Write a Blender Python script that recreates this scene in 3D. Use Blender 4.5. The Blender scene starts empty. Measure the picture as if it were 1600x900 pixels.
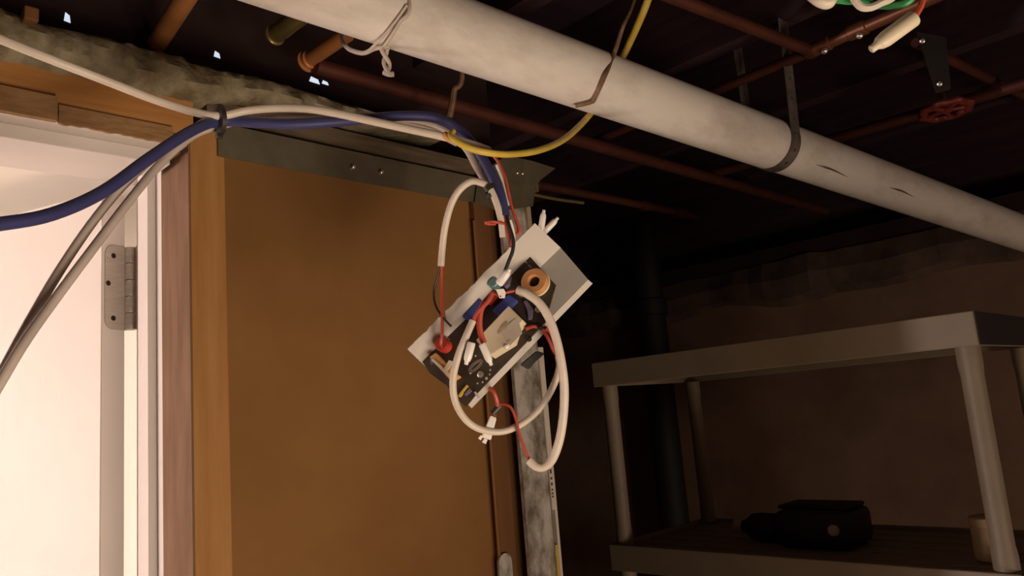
import bpy, bmesh, math, random
from mathutils import Vector, Matrix, noise
random.seed(7)
S = bpy.context.scene
COL = S.collection
V = Vector

# ------------------------------------------------------------------ camera
F, CX, CY = 1200.0, 800.0, 450.0
_u = V((211 - CX, CY + 6700, -F)).normalized()
_x = V((2030 - CX, -(550 - CY), -F)).normalized()
_x = (_x - _u * _x.dot(_u)).normalized()
_y = _u.cross(_x)
RM = Matrix((_x, _y, _u))                 # camera axes -> world axes
CAM = V((0, 0, 1.70))
cd = bpy.data.cameras.new('camera')
cd.sensor_fit = 'HORIZONTAL'; cd.sensor_width = 36; cd.lens = 36 * F / 1600
cd.clip_start = 0.02
cam = bpy.data.objects.new('camera', cd); COL.objects.link(cam)
cam.matrix_world = Matrix.Translation(CAM) @ RM.to_4x4()
S.camera = cam

# ------------------------------------------------------------------ light and exposure
wd = bpy.data.worlds.new('world'); S.world = wd; wd.use_nodes = True
wd.node_tree.nodes['Background'].inputs[0].default_value = (0.30, 0.22, 0.34, 1)
wd.node_tree.nodes['Background'].inputs[1].default_value = 0.01
S.view_settings.view_transform = 'Standard'
S.view_settings.look = 'None'
S.view_settings.gamma = 1
S.view_settings.use_curve_mapping = False
S.view_settings.exposure = 0.0

def lamp(name, loc, power, color, radius):
    l = bpy.data.lights.new(name, 'POINT'); l.energy = power; l.color = color; l.shadow_soft_size = radius
    o = bpy.data.objects.new(name, l); COL.objects.link(o); o.location = loc
    return o
lamp('lit_room_lamp', (-2.60, 2.235, 1.10), 165, (1.0, 0.84, 0.79), 0.07)      # lamp of the lit room behind the door
lamp('added_room_fill', (-1.25, 2.30, 1.88), 22, (1.0, 0.87, 0.78), 0.09)         # added unseen lamp, brightens that room's ceiling and the upper door
def spot(name, loc, aim, power, color, radius, size, blend):
    l = bpy.data.lights.new(name, 'SPOT'); l.energy = power; l.color = color; l.shadow_soft_size = radius
    l.spot_size = math.radians(size); l.spot_blend = blend
    o = bpy.data.objects.new(name, l); COL.objects.link(o); o.location = loc
    o.rotation_euler = (Vector(aim) - Vector(loc)).to_track_quat('-Z', 'Y').to_euler()
    return o
spot('added_pipe_spot', (0.22, -0.50, 0.95), (0.26, 0.85, 2.00), 58, (1.0, 0.79, 0.58), 0.25, 82, 1.0)   # added unseen spot, cone shaped to light pipe and panel but spare the shelf
lamp('added_fill_light', (0.75, -1.30, 0.75), 35, (1.0, 0.80, 0.62), 0.20)           # added unseen fill behind the camera for drain pipe and foundation wall

# ------------------------------------------------------------------ pixel helpers
def ray(px, py): return RM @ V(((px - CX) / F, (CY - py) / F, -1.0))
def P(px, py, d): return CAM + ray(px, py) * d
def on(ax, v, px, py):
    r = ray(px, py); return CAM + r * ((v - CAM[ax]) / r[ax])
def onX(v, px, py): return on(0, v, px, py)
def onY(v, px, py): return on(1, v, px, py)
def onZ(v, px, py): return on(2, v, px, py)

# ------------------------------------------------------------------ materials
MATS = {}
def mat(name, c1, c2=None, rough=0.6, metal=0.0, scale=20.0, stretch=(1, 1, 1), bump=0.0, bscale=60.0,
        lo=0.35, hi=0.65, spec=0.5, emit=None):
    m = bpy.data.materials.new(name); m.use_nodes = True
    nt = m.node_tree; b = nt.nodes['Principled BSDF']
    b.inputs['Roughness'].default_value = rough
    b.inputs['Metallic'].default_value = metal
    b.inputs['Specular IOR Level'].default_value = spec
    b.inputs['Base Color'].default_value = (*c1, 1)
    tc = nt.nodes.new('ShaderNodeTexCoord'); mp = nt.nodes.new('ShaderNodeMapping')
    mp.inputs['Scale'].default_value = stretch
    nt.links.new(tc.outputs['Object'], mp.inputs['Vector'])
    if c2:
        n = nt.nodes.new('ShaderNodeTexNoise'); n.inputs['Scale'].default_value = scale
        n.inputs['Detail'].default_value = 6; n.inputs['Roughness'].default_value = 0.62
        r = nt.nodes.new('ShaderNodeValToRGB')
        r.color_ramp.elements[0].position = lo; r.color_ramp.elements[0].color = (*c1, 1)
        r.color_ramp.elements[1].position = hi; r.color_ramp.elements[1].color = (*c2, 1)
        nt.links.new(mp.outputs[0], n.inputs['Vector']); nt.links.new(n.outputs['Fac'], r.inputs[0])
        nt.links.new(r.outputs[0], b.inputs['Base Color'])
    if bump:
        n2 = nt.nodes.new('ShaderNodeTexNoise'); n2.inputs['Scale'].default_value = bscale; n2.inputs['Detail'].default_value = 5
        bp = nt.nodes.new('ShaderNodeBump'); bp.inputs['Strength'].default_value = bump; bp.inputs['Distance'].default_value = 0.004
        nt.links.new(mp.outputs[0], n2.inputs['Vector']); nt.links.new(n2.outputs['Fac'], bp.inputs['Height'])
        nt.links.new(bp.outputs[0], b.inputs['Normal'])
    if emit:
        b.inputs['Emission Color'].default_value = (*emit[0], 1); b.inputs['Emission Strength'].default_value = emit[1]
    MATS[name] = m
    return m
mat('kraft', (0.225, 0.108, 0.035), (0.265, 0.13, 0.044), 0.9, scale=5, bump=0.15, bscale=9, spec=0.2)
mat('backing', (0.14, 0.06, 0.022), (0.18, 0.08, 0.03), 0.85, scale=8, stretch=(6, 6, 0.6), spec=0.2)
mat('pine', (0.32, 0.15, 0.045), (0.40, 0.205, 0.075), 0.75, scale=6, stretch=(9, 9, 0.7), bump=0.15, bscale=20, spec=0.25)
mat('pine_x', (0.34, 0.15, 0.042), (0.43, 0.205, 0.065), 0.75, scale=6, stretch=(0.7, 9, 9), bump=0.15, bscale=20, spec=0.25)
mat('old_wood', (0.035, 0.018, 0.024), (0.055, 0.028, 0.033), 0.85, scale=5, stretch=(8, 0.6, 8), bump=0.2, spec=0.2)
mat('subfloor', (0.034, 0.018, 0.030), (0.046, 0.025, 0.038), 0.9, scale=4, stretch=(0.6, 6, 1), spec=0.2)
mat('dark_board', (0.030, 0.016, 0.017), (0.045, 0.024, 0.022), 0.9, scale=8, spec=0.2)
mat('plaster', (0.13, 0.10, 0.055), (0.30, 0.26, 0.18), 0.95, scale=26, bump=1.0, bscale=60, spec=0.1)
mat('dusty_plate', (0.085, 0.06, 0.038), (0.15, 0.115, 0.08), 0.9, scale=10, stretch=(1, 4, 8), spec=0.1)
mat('torn_paper', (0.22, 0.12, 0.055), (0.34, 0.20, 0.10), 0.95, scale=18, stretch=(1, 1, 3), bump=0.4, spec=0.1)
mat('track_metal', (0.10, 0.085, 0.055), (0.17, 0.145, 0.10), 0.5, metal=0.35, scale=12, bump=0.1, spec=0.4)
mat('galvanized', (0.16, 0.13, 0.09), (0.58, 0.54, 0.49), 0.5, metal=0.2, scale=22, stretch=(1, 1, 0.6), bump=0.1, lo=0.40, hi=0.60)
mat('white_paint', (0.62, 0.565, 0.54), (0.65, 0.595, 0.57), 0.5, scale=6)
mat('room_paint', (0.82, 0.78, 0.72), (0.86, 0.82, 0.76), 0.8, scale=3)
mat('nickel', (0.44, 0.38, 0.345), (0.54, 0.48, 0.435), 0.42, metal=0.25, scale=30, stretch=(1, 1, 6))
mat('strap_metal', (0.085, 0.072, 0.062), (0.19, 0.165, 0.145), 0.5, metal=0.3, scale=22)
mat('dark_metal', (0.035, 0.03, 0.028), None, 0.5, metal=0.6)
mat('pvc', (0.52, 0.46, 0.41), (0.76, 0.71, 0.66), 0.55, scale=11, stretch=(0.45, 1, 1), bump=0.05, lo=0.28, hi=0.52)
mat('scuff', (0.10, 0.075, 0.06), (0.20, 0.15, 0.12), 0.9, scale=60)
mat('jacket', (0.63, 0.54, 0.46), (0.70, 0.62, 0.54), 0.45, scale=25)
mat('jacket_shaded_grey', (0.50, 0.42, 0.38), (0.60, 0.51, 0.46), 0.5, scale=25)  # white jacket with shade put into its colour; also plain pale caps
mat('blue_jacket', (0.038, 0.040, 0.135), (0.052, 0.055, 0.175), 0.5, scale=20)
mat('yellow_jacket', (0.58, 0.40, 0.045), (0.66, 0.48, 0.09), 0.5, scale=30)
mat('red_wire', (0.42, 0.055, 0.032), (0.50, 0.075, 0.042), 0.45, scale=40)
mat('green_wire', (0.03, 0.26, 0.07), (0.05, 0.34, 0.11), 0.5, scale=30)
mat('black_plastic', (0.018, 0.015, 0.014), (0.03, 0.026, 0.022), 0.5, scale=30)
mat('white_plastic', (0.84, 0.80, 0.76), (0.88, 0.85, 0.82), 0.3, scale=30)
mat('cream_plastic', (0.70, 0.60, 0.44), (0.76, 0.66, 0.50), 0.45, scale=30)
mat('copper', (0.52, 0.20, 0.07), (0.64, 0.27, 0.10), 0.38, metal=0.35, scale=14)
mat('copper_old', (0.075, 0.022, 0.014), (0.11, 0.033, 0.02), 0.6, metal=0.5, scale=12)
mat('copper_mid', (0.16, 0.06, 0.03), (0.24, 0.09, 0.045), 0.45, metal=0.5, scale=14)
mat('solder', (0.55, 0.50, 0.42), (0.70, 0.66, 0.58), 0.3, metal=0.8, scale=40)
mat('brass', (0.34, 0.25, 0.09), (0.46, 0.36, 0.15), 0.3, metal=0.75, scale=20)
mat('string', (0.50, 0.42, 0.35), (0.60, 0.52, 0.45), 0.8, scale=60)
mat('rust_wire', (0.15, 0.08, 0.045), (0.25, 0.15, 0.09), 0.65, metal=0.3, scale=60)
mat('concrete', (0.24, 0.175, 0.13), (0.33, 0.25, 0.19), 0.95, scale=5, bump=0.5, bscale=18, spec=0.1)
mat('foundation', (0.20, 0.12, 0.085), (0.28, 0.175, 0.125), 0.95, scale=3.5, bump=0.5, bscale=18, spec=0.1)
mat('concrete_dark', (0.09, 0.06, 0.05), (0.16, 0.11, 0.085), 0.95, scale=9, bump=0.9, bscale=14, spec=0.1)
mat('shelf_plastic', (0.25, 0.195, 0.135), (0.285, 0.225, 0.157), 0.55, scale=12, bump=0.05)
mat('card', (0.55, 0.505, 0.47), (0.61, 0.56, 0.525), 0.7, scale=10, bump=0.05)
mat('pcb', (0.045, 0.030, 0.022), (0.060, 0.042, 0.030), 0.45, scale=20)
mat('pcb_print', (0.42, 0.37, 0.33), None, 0.6)
mat('winding', (0.52, 0.24, 0.09), (0.62, 0.31, 0.13), 0.4, scale=120, stretch=(1, 1, 1))
mat('orange_tape', (0.66, 0.33, 0.11), (0.72, 0.38, 0.14), 0.4, scale=30)
mat('blue_film', (0.055, 0.075, 0.30), (0.08, 0.10, 0.38), 0.4, scale=30)
mat('teal_plastic', (0.13, 0.25, 0.26), None, 0.4)
mat('purple_film', (0.16, 0.12, 0.22), (0.24, 0.2, 0.3), 0.3, scale=60)
mat('red_disc', (0.48, 0.035, 0.02), (0.55, 0.05, 0.03), 0.5, scale=30)
mat('red_paint', (0.13, 0.014, 0.01), (0.18, 0.022, 0.014), 0.5, scale=20)
mat('navy', (0.010, 0.011, 0.030), (0.015, 0.017, 0.042), 0.6, scale=14)
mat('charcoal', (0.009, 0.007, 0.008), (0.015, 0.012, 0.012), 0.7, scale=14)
mat('tan_plastic', (0.40, 0.29, 0.16), (0.46, 0.34, 0.20), 0.6, scale=14)
mat('floor_concrete', (0.26, 0.22, 0.18), (0.36, 0.31, 0.26), 0.9, scale=4, bump=0.2)
mat('daylight', (0.8, 0.85, 0.9), None, 0.8, emit=((0.70, 0.82, 1.0), 0.85))
mat('ink', (0.05, 0.04, 0.035), None, 0.8)
mat('print_tan', (0.52, 0.42, 0.30), None, 0.7)

# ------------------------------------------------------------------ object helpers
WL = {}
def wl(o): return WL[o.name] if o else V((0, 0, 0))
def tag(o, label, cat, group=None):
    o['label'] = label; o['category'] = cat
    if group: o['group'] = group
    return o
def empty(name, loc):
    o = bpy.data.objects.new(name, None); COL.objects.link(o); o.empty_display_size = 0.03
    o.location = loc; WL[o.name] = V(loc); return o
def thing(name, loc, label, cat, group=None): return tag(empty(name, loc), label, cat, group)
def obj(name, bm, m, parent=None, smooth=False, origin=None):
    """bm holds WORLD coordinates; the object's origin goes to the bottom centre of its box"""
    bmesh.ops.recalc_face_normals(bm, faces=bm.faces)
    if origin is None:
        xs = [v.co.x for v in bm.verts]; ys = [v.co.y for v in bm.verts]; zs = [v.co.z for v in bm.verts]
        origin = V(((min(xs) + max(xs)) / 2, (min(ys) + max(ys)) / 2, min(zs)))
    for v in bm.verts: v.co -= origin
    me = bpy.data.meshes.new(name); bm.to_mesh(me); bm.free()
    me.materials.append(MATS[m])
    if smooth:
        for p in me.polygons: p.use_smooth = True
        try: me.set_sharp_from_angle(angle=math.radians(40))
        except Exception: pass
    o = bpy.data.objects.new(name, me); COL.objects.link(o)
    if parent: o.parent = parent
    o.location = origin - wl(parent); WL[o.name] = V(origin)
    return o
def struct(o): o['kind'] = 'structure'; return o
def add_box(bm, a, b, bev=0.0):
    a, b = V(a), V(b)
    vs = [bm.verts.new((x, y, z)) for x in (a.x, b.x) for y in (a.y, b.y) for z in (a.z, b.z)]
    fs = [(0, 1, 3, 2), (4, 6, 7, 5), (0, 4, 5, 1), (2, 3, 7, 6), (0, 2, 6, 4), (1, 5, 7, 3)]
    fc = [bm.faces.new([vs[i] for i in f]) for f in fs]
    if bev:
        es = list({e for f in fc for e in f.edges})
        bmesh.ops.bevel(bm, geom=es, offset=bev, segments=2, affect='EDGES', profile=0.5)
    return vs
def box(name, a, b, m, parent=None, bev=0.0):
    bm = bmesh.new(); add_box(bm, a, b, bev); return obj(name, bm, m, parent)
def catmull(pts, n=6):
    if len(pts) < 3: return list(pts)
    out = []; q = [pts[0] * 2 - pts[1]] + list(pts) + [pts[-1] * 2 - pts[-2]]
    for i in range(1, len(q) - 2):
        p0, p1, p2, p3 = q[i - 1], q[i], q[i + 1], q[i + 2]
        for k in range(n):
            t = k / n
            out.append(0.5 * ((2 * p1) + (p2 - p0) * t + (2 * p0 - 5 * p1 + 4 * p2 - p3) * t * t + (3 * p1 - p0 - 3 * p2 + p3) * t ** 3))
    out.append(q[-2]); return out
def add_tube(bm, pts, r, sides=10, n=6, smooth=True):
    pts = [V(p) for p in pts]
    pp = catmull(pts, n) if smooth else pts
    N = len(pp)
    if isinstance(r, (list, tuple)):
        m = len(r) - 1
        rs = []
        for i in range(N):
            t = i / (N - 1) * m; k = min(int(t), m - 1); rs.append(r[k] + (r[k + 1] - r[k]) * (t - k))
    else: rs = [r] * N
    tang = [(pp[min(i + 1, N - 1)] - pp[max(i - 1, 0)]).normalized() for i in range(N)]
    up = V((0, 0, 1)) if abs(tang[0].z) < 0.9 else V((1, 0, 0))
    nn = (up - tang[0] * up.dot(tang[0])).normalized()
    rings = []
    for i in range(N):
        nn = (nn - tang[i] * nn.dot(tang[i])).normalized(); bb = tang[i].cross(nn)
        rings.append([bm.verts.new(pp[i] + (nn * math.cos(a) + bb * math.sin(a)) * rs[i])
                      for a in (2 * math.pi * k / sides for k in range(sides))])
    for i in range(N - 1):
        for k in range(sides):
            bm.faces.new((rings[i][k], rings[i][(k + 1) % sides], rings[i + 1][(k + 1) % sides], rings[i + 1][k]))
    bm.faces.new(rings[0][::-1]); bm.faces.new(rings[-1])
def tube(name, pts, r, m, parent=None, sides=10, n=6, smooth=True):
    bm = bmesh.new(); add_tube(bm, pts, r, sides, n, smooth); return obj(name, bm, m, parent, True)
def pt(*rows): return [P(*r) for r in rows]
def add_lathe(bm, c, axis, prof, seg=24, closed=False):
    """prof: (radius, height) list along axis from c"""
    axis = axis.normalized(); a = axis.orthogonal().normalized(); b = axis.cross(a)
    rings = [[bm.verts.new(c + axis * h + (a * math.cos(t) + b * math.sin(t)) * r)
              for t in (2 * math.pi * k / seg for k in range(seg))] for r, h in prof]
    R = range(len(rings)) if closed else range(len(rings) - 1)
    for i in R:
        j = (i + 1) % len(rings)
        for k in range(seg):
            bm.faces.new((rings[i][k], rings[i][(k + 1) % seg], rings[j][(k + 1) % seg], rings[j][k]))
    if not closed: bm.faces.new(rings[0][::-1]); bm.faces.new(rings[-1])
def lathe(name, c, axis, prof, m, parent=None, seg=24, closed=False):
    bm = bmesh.new(); add_lathe(bm, c, axis, prof, seg, closed); return obj(name, bm, m, parent, True)
def add_prism(bm, lo, hi):
    a = [bm.verts.new(p) for p in lo]; b = [bm.verts.new(p) for p in hi]; n = len(a)
    bm.faces.new(a[::-1]); bm.faces.new(b)
    for i in range(n): bm.faces.new((a[i], a[(i + 1) % n], b[(i + 1) % n], b[i]))
def prism(name, lo, hi, m, parent=None, bev=0.0):
    bm = bmesh.new(); add_prism(bm, lo, hi)
    if bev: bmesh.ops.bevel(bm, geom=bm.edges[:], offset=bev, segments=2, affect='EDGES')
    return obj(name, bm, m, parent)

# ================================================================== THE SETTING
W = 0.907                                   # front plane of the partition's studs
XS = onY(W, 300, 500).x                     # left side of the door stud (0.366)
XR = onY(W, 356, 500).x                     # right edge of the door stud
PY = 0.996                                  # the tan sheet at the back of the stud bay
JX = XS                                     # inner side of the hinge jamb
LX = JX - 0.765                             # inner side of the far jamb
CZ = 2.53                                   # underside of the subfloor

struct(box('floor', (-3.6, -1.9, -0.06), (2.75, 3.0, 0), 'floor_concrete'))
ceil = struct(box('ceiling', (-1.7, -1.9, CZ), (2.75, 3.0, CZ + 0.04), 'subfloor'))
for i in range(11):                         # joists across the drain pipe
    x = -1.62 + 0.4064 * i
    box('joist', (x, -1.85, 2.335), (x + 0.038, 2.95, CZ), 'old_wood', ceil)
struct(box('wall_front', (-1.7, -1.96, 0), (2.75, -1.9, CZ), 'concrete'))
struct(box('wall_left', (-1.76, -1.9, 0), (-1.7, W - 0.001, CZ), 'concrete'))

# foundation wall behind the shelving, with a rough crumbling ledge and a sill beam on top
XF = 2.42
wr = struct(box('wall_right', (XF, -1.9, 0), (XF + 0.25, 3.0, 2.14), 'foundation'))
bm = bmesh.new()
prev = None
NX = 90
for i in range(NX + 1):
    y = -1.9 + 4.9 * i / NX
    k = noise.noise(V((y * 3.1, 0, 0))); k2 = noise.noise(V((y * 9, 5, 0)))
    x0 = XF - 0.03 - 0.025 * k - 0.012 * k2; z0 = 2.02 + 0.035 * noise.noise(V((y * 4, 9, 0))) ; z1 = 2.135 + 0.01 * k2
    ring = [bm.verts.new(c) for c in ((XF + 0.05, y, z0 - 0.05), (x0, y, z0), (x0 - 0.008, y, (z0 + z1) / 2), (x0 + 0.012, y, z1), (XF + 0.05, y, z1))]
    if prev:
        for k in range(5): bm.faces.new((prev[k], prev[(k + 1) % 5], ring[(k + 1) % 5], ring[k]))
    else: bm.faces.new(ring)
    prev = ring
bm.faces.new(prev[::-1])
obj('rough_ledge', bm, 'concrete_dark', wr)
box('sill_beam', (XF - 0.02, -1.9, 2.14), (XF + 0.12, 3.0, 2.185), 'dark_board', wr)
box('rim_board', (XF + 0.06, -1.9, 2.185), (XF + 0.10, 3.0, CZ), 'old_wood', wr)
struct(box('wall_alley_end', (1.0, 2.9, 0), (XF, 2.96, CZ), 'concrete'))

# the partition: the tan sheet seen between the studs is its body
wb = struct(box('wall_back', (XS + 0.002, PY, 0), (0.905, PY + 0.012, 2.10), 'kraft'))
def wpart(name, a, b, m, bev=0.0): return box(name, a, b, m, wb, bev)
mat('stud_side_shaded', (0.15, 0.082, 0.048), (0.21, 0.122, 0.076), 0.85, scale=9, stretch=(1, 5, 0.8), spec=0.2)
wpart('side_shade_sheet', (XS - 0.002, W + 0.001, 0), (XS - 0.0001, 0.996, 2.074), 'stud_side_shaded')  # added thin sheet, its darker colour puts shade on the stud's side
wpart('stud', (XS, W, 0), (XR, PY - 0.001, 2.088), 'pine', 0.0015)
xseam = onY(PY - 0.012, 760, 600).x
wpart('backing_board', (xseam, PY - 0.013, 0), (1.03, PY - 0.001, 2.085), 'backing')
bm = bmesh.new(); add_tube(bm, [V((xseam - 0.002, PY - 0.013, 0)), V((xseam - 0.002, PY - 0.013, 2.05))], 0.0024, 8, 1, False)
obj('seam_bead', bm, 'kraft', wb, True)
# steel stud at the corner: a web and two flanges with lips
SY = 0.952
mx0 = onY(SY, 812, 700).x; mx1 = onY(SY, 852, 700).x
ms = wpart('steel_stud', (mx0, SY - 0.0015, 0), (mx1, SY, 2.0975), 'galvanized')
box('flange', (mx1 - 0.001, SY - 0.0015, 0), (mx1 + 0.001, PY - 0.015, 2.0975), 'galvanized', ms)
box('lip', (mx0, SY, 0), (mx0 + 0.0015, SY + 0.006, 2.0975), 'galvanized', ms)
# steel patch plate low in the bay (round topped)
p0 = onY(PY - 0.02, 782, 900); p1 = onY(PY - 0.02, 800, 862)
bm = bmesh.new(); c = V(((p0.x + p1.x) / 2, 0, p1.z)); rr = (p1.x - p0.x) / 2
prof = [(c.x - rr, 1.2)] + [(c.x - rr * math.cos(a), c.z - rr + rr * math.sin(a)) for a in (math.pi * k / 10 for k in range(11))] + [(c.x + rr, 1.2)]
add_prism(bm, [V((x, PY - 0.018, z)) for x, z in prof], [V((x, PY - 0.0135, z)) for x, z in prof])
obj('steel_plate', bm, 'galvanized', wb)
# top track: flange, web, bent ear at the corner
tz0, tz1 = 2.053, 2.099
bm = bmesh.new(); add_box(bm, (XR - 0.01, W - 0.004, tz0), (0.895, W - 0.0025, tz1)); add_box(bm, (XR - 0.01, W - 0.004, tz1 - 0.0015), (0.99, PY + 0.01, tz1))
tr = obj('top_track', bm, 'track_metal', wb)
ear = [(742, 316), (747, 275), (790, 243), (830, 251), (868, 263), (845, 281), (836, 292), (833, 322), (780, 330)]
lo = [onY(W - 0.0085, *q) for q in ear]; hi = [p + V((0, 0.0015, 0)) for p in lo]
prism('track_ear', lo, hi, 'track_metal', tr)
for q in ((806, 271), (814, 272), (550, 262), (594, 270)):
    c = onY(W - 0.004, *q); lathe('screw', c, V((0, -1, 0)), [(0.0032, 0), (0.0032, 0.0055), (0.002, 0.0065)], 'solder', tr, 10)
tp = wpart('top_plate', (XR - 0.02, W + 0.004, 2.0995), (1.0, PY + 0.01, 2.130), 'dusty_plate')
# dusty lumpy insulation strip squeezed over the plate and the header
def lump(name, x0, x1, ytop, zlo, zhi, m, seed, amp=0.008, parent=wb, n=120):
    bm = bmesh.new(); prev = None
    for i in range(n + 1):
        x = x0 + (x1 - x0) * i / n; ring = []
        prof = [(0.0, 0.0), (-0.016, 0.12), (-0.022, 0.35), (-0.020, 0.62), (-0.012, 0.85), (0.0, 1.0), (0.05, 1.0), (0.05, 0.0)]
        z0 = zlo(x); z1 = zhi(x) + 0.006 * noise.noise(V((x * 14, seed, 0)))
        for k, (dy, f) in enumerate(prof):
            nz = noise.noise(V((x * 28, k * 1.7, seed))) + 0.6 * noise.noise(V((x * 70, k * 3.1, seed + 4)))
            ring.append(bm.verts.new((x, ytop + dy + (amp * nz if dy < 0.04 else 0), z0 + (z1 - z0) * f + (amp * 0.5 * nz if 0 < f < 1 else 0))))
        if prev:
            for k in range(8): bm.faces.new((prev[k], prev[(k + 1) % 8], ring[(k + 1) % 8], ring[k]))
        else: bm.faces.new(ring)
        prev = ring
    bm.faces.new(prev[::-1])
    return obj(name, bm, m, parent, True)
lump('insulation_strip', -0.45, 0.79, W + 0.004, lambda x: 2.116 + 0.022 * min(1, max(0, (x - 0.36) / 0.1)) + 0.12 * max(0, x - 0.60),
     lambda x: 2.176 - 0.01 * max(0, (0.10 - x)) - 0.05 * max(0, x - 0.48), 'plaster', 3, 0.011, wb, 260)
p = onY(W - 0.02, 47, 17); box('brick_crumb', p + V((-0.006, -0.004, -0.012)), p + V((0.008, 0.012, 0.004)), 'backing', wb, 0.002)
# header over the door and the torn sheet edges below it
wpart('header', (-0.75, W, 2.075), (XS + 0.005, W + 0.086, 2.120), 'pine_x', 0.001)
x_t = onY(W - 0.004, 88, 190).x
def torn(name, x0, x1, z0, z1, y0, seed):
    bm = bmesh.new(); n = 40; lo = []
    for i in range(n + 1):
        x = x0 + (x1 - x0) * i / n; lo.append((x, z0 + 0.0022 * noise.noise(V((x * 90, seed, 0)))))
    pts = [(x, z) for x, z in lo] + [(x1, z1), (x0, z1)]
    add_prism(bm, [V((x, y0, z)) for x, z in pts], [V((x, W - 0.0005, z)) for x, z in pts])
    return obj(name, bm, 'torn_paper', wb)
torn('torn_sheet', -0.75, x_t, 2.059, 2.086, W - 0.009, 1)
torn('torn_sheet', x_t + 0.002, XS - 0.022, 2.058, 2.079, W - 0.005, 2)
box('filler', (XS - 0.02, W + 0.002, 2.050), (XS - 0.011, W + 0.08, 2.0745), 'backing', wb)
# closing board above the partition, dark, and the left half of the partition
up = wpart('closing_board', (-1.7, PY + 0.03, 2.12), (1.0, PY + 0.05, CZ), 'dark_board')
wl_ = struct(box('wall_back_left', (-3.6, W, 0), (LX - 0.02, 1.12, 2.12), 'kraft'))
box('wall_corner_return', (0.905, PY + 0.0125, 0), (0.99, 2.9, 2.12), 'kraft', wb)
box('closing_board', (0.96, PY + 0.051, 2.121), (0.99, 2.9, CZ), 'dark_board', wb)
for (px, py, w, h) in ((105, 27, 8, 12), (339, 85, 10, 9), (491, 125, 20, 9), (508, 129, 13, 6)):
    c = onY(PY + 0.029, px, py); k = 0.0009
    gp = [V((c.x - w * k / 2, c.y, c.z - h * k * .5)), V((c.x + w * k * .55, c.y, c.z - h * k * .6)), V((c.x + w * k * .4, c.y, c.z + h * k * .3)), V((c.x - w * k * .3, c.y, c.z + h * k * .6))]
    prism('daylight_gap', gp, [q + V((0, 0.0008, 0)) for q in gp], 'daylight', up)

# drywall end strip beside the steel stud: white paper, printed, torn, with yellow showing
ex = onY(SY - 0.003, 850, 650).x
de = wpart('drywall_edge', (ex, SY - 0.004, onY(SY - .003, 862, 797).z), (ex + 0.012, SY + 0.010, onY(SY - .003, 838, 560).z + 0.02), 'jacket')
z1 = onY(SY - .003, 862, 797).z; z2 = onY(SY - .003, 866, 852).z
box('paper_strip', (ex + 0.006, SY - 0.004, 1.1), (ex + 0.012, SY + 0.010, z1), 'jacket', de)
box('yellow_core', (ex + 0.0005, SY - 0.003, 1.1), (ex + 0.0058, SY + 0.010, z2), 'yellow_jacket', de)
za = onY(SY - .003, 832, 292).z; zb = onY(SY - .003, 836, 350).z
box('yellow_strip', (ex + 0.001, SY - 0.004, zb - 0.02), (ex + 0.0115, SY + 0.010, za), 'tan_plastic', de)
for (py, h) in ((737, 7), (748, 4), (757, 5), (766, 3), (772, 3), (777, 3)):
    c = onY(SY - .0042, 858, py)
    box('print_mark', (ex + 0.0015, c.y - .0003, c.z - h * .0005), (ex + 0.0055, c.y, c.z + h * .0005), 'ink', de)

# ------------------------------------------------------------------ door frame, door and hinge
fy0 = onX(JX, 255, 600).y; sy0 = onX(JX, 245, 600).y; HZ = 2.072
sy1 = sy0 + 0.036; by = sy1 + 0.036         # stop, then the far face of the frame
t1 = struct(box('trim_1', (JX, fy0, 0), (JX + 0.016, by, HZ), 'white_paint'))
box('door_stop', (JX - 0.011, sy0, 0), (JX, sy1, HZ - 0.0), 'white_paint', t1, 0.001)
t2 = struct(box('trim_2', (LX - 0.016, fy0, 0), (LX, by, HZ), 'white_paint'))
box('door_stop', (LX, sy0, 0), (LX + 0.011, sy1, HZ), 'white_paint', t2, 0.001)
HU = onY(W + 0.02, 120, 197).z              # underside of the head jamb
t3 = struct(box('trim_3', (LX, W + 0.004, 2.0615), (JX - 0.0003, by, 2.0745), 'white_paint'))
box('door_stop', (LX + 0.012, 0.940, 2.0445), (JX - 0.0115, 0.998, 2.0615), 'white_paint', t3, 0.001)
box('casing_board', (XS + 0.0165, PY + 0.0125, 0), (0.40, by, 2.09), 'white_paint', t1)
TH = math.radians(68)
pv = V((JX - 0.006, by + 0.006, 0))
dd = V((-math.cos(TH), math.sin(TH), 0)); dn = V((-math.sin(TH), -math.cos(TH), 0))
A = pv + dd * 0.006 + dn * 0.004
DT = 0.036; DW = 0.745; Z0, Z1 = 0.012, 2.046
lo = [A, A + dn * DT, A + dn * DT + dd * DW, A + dd * DW]
d1 = struct(prism('door_1', [p + V((0, 0, Z0)) for p in lo], [p + V((0, 0, Z1)) for p in lo], 'white_paint', None, 0.001))
hz0 = onY(by, 203, 515).z; hz1 = onY(by, 203, 385).z; hc = (hz0 + hz1) / 2; hh = (hz1 - hz0) / 2
hg = empty('hinge', V((pv.x, pv.y, hz0))); hg.parent = d1; hg.location = V((pv.x, pv.y, hz0)) - wl(d1)
rad = 0.0075; n5 = 5
for k in range(n5):
    a = hz0 + (hz1 - hz0) * k / n5 + 0.0006; b = hz0 + (hz1 - hz0) * (k + 1) / n5 - 0.0006
    lathe('knuckle', V((pv.x, pv.y, a)), V((0, 0, 1)), [(rad * .93, 0), (rad, 0.001), (rad, b - a - 0.001), (rad * .93, b - a)], 'nickel', hg, 20)
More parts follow.
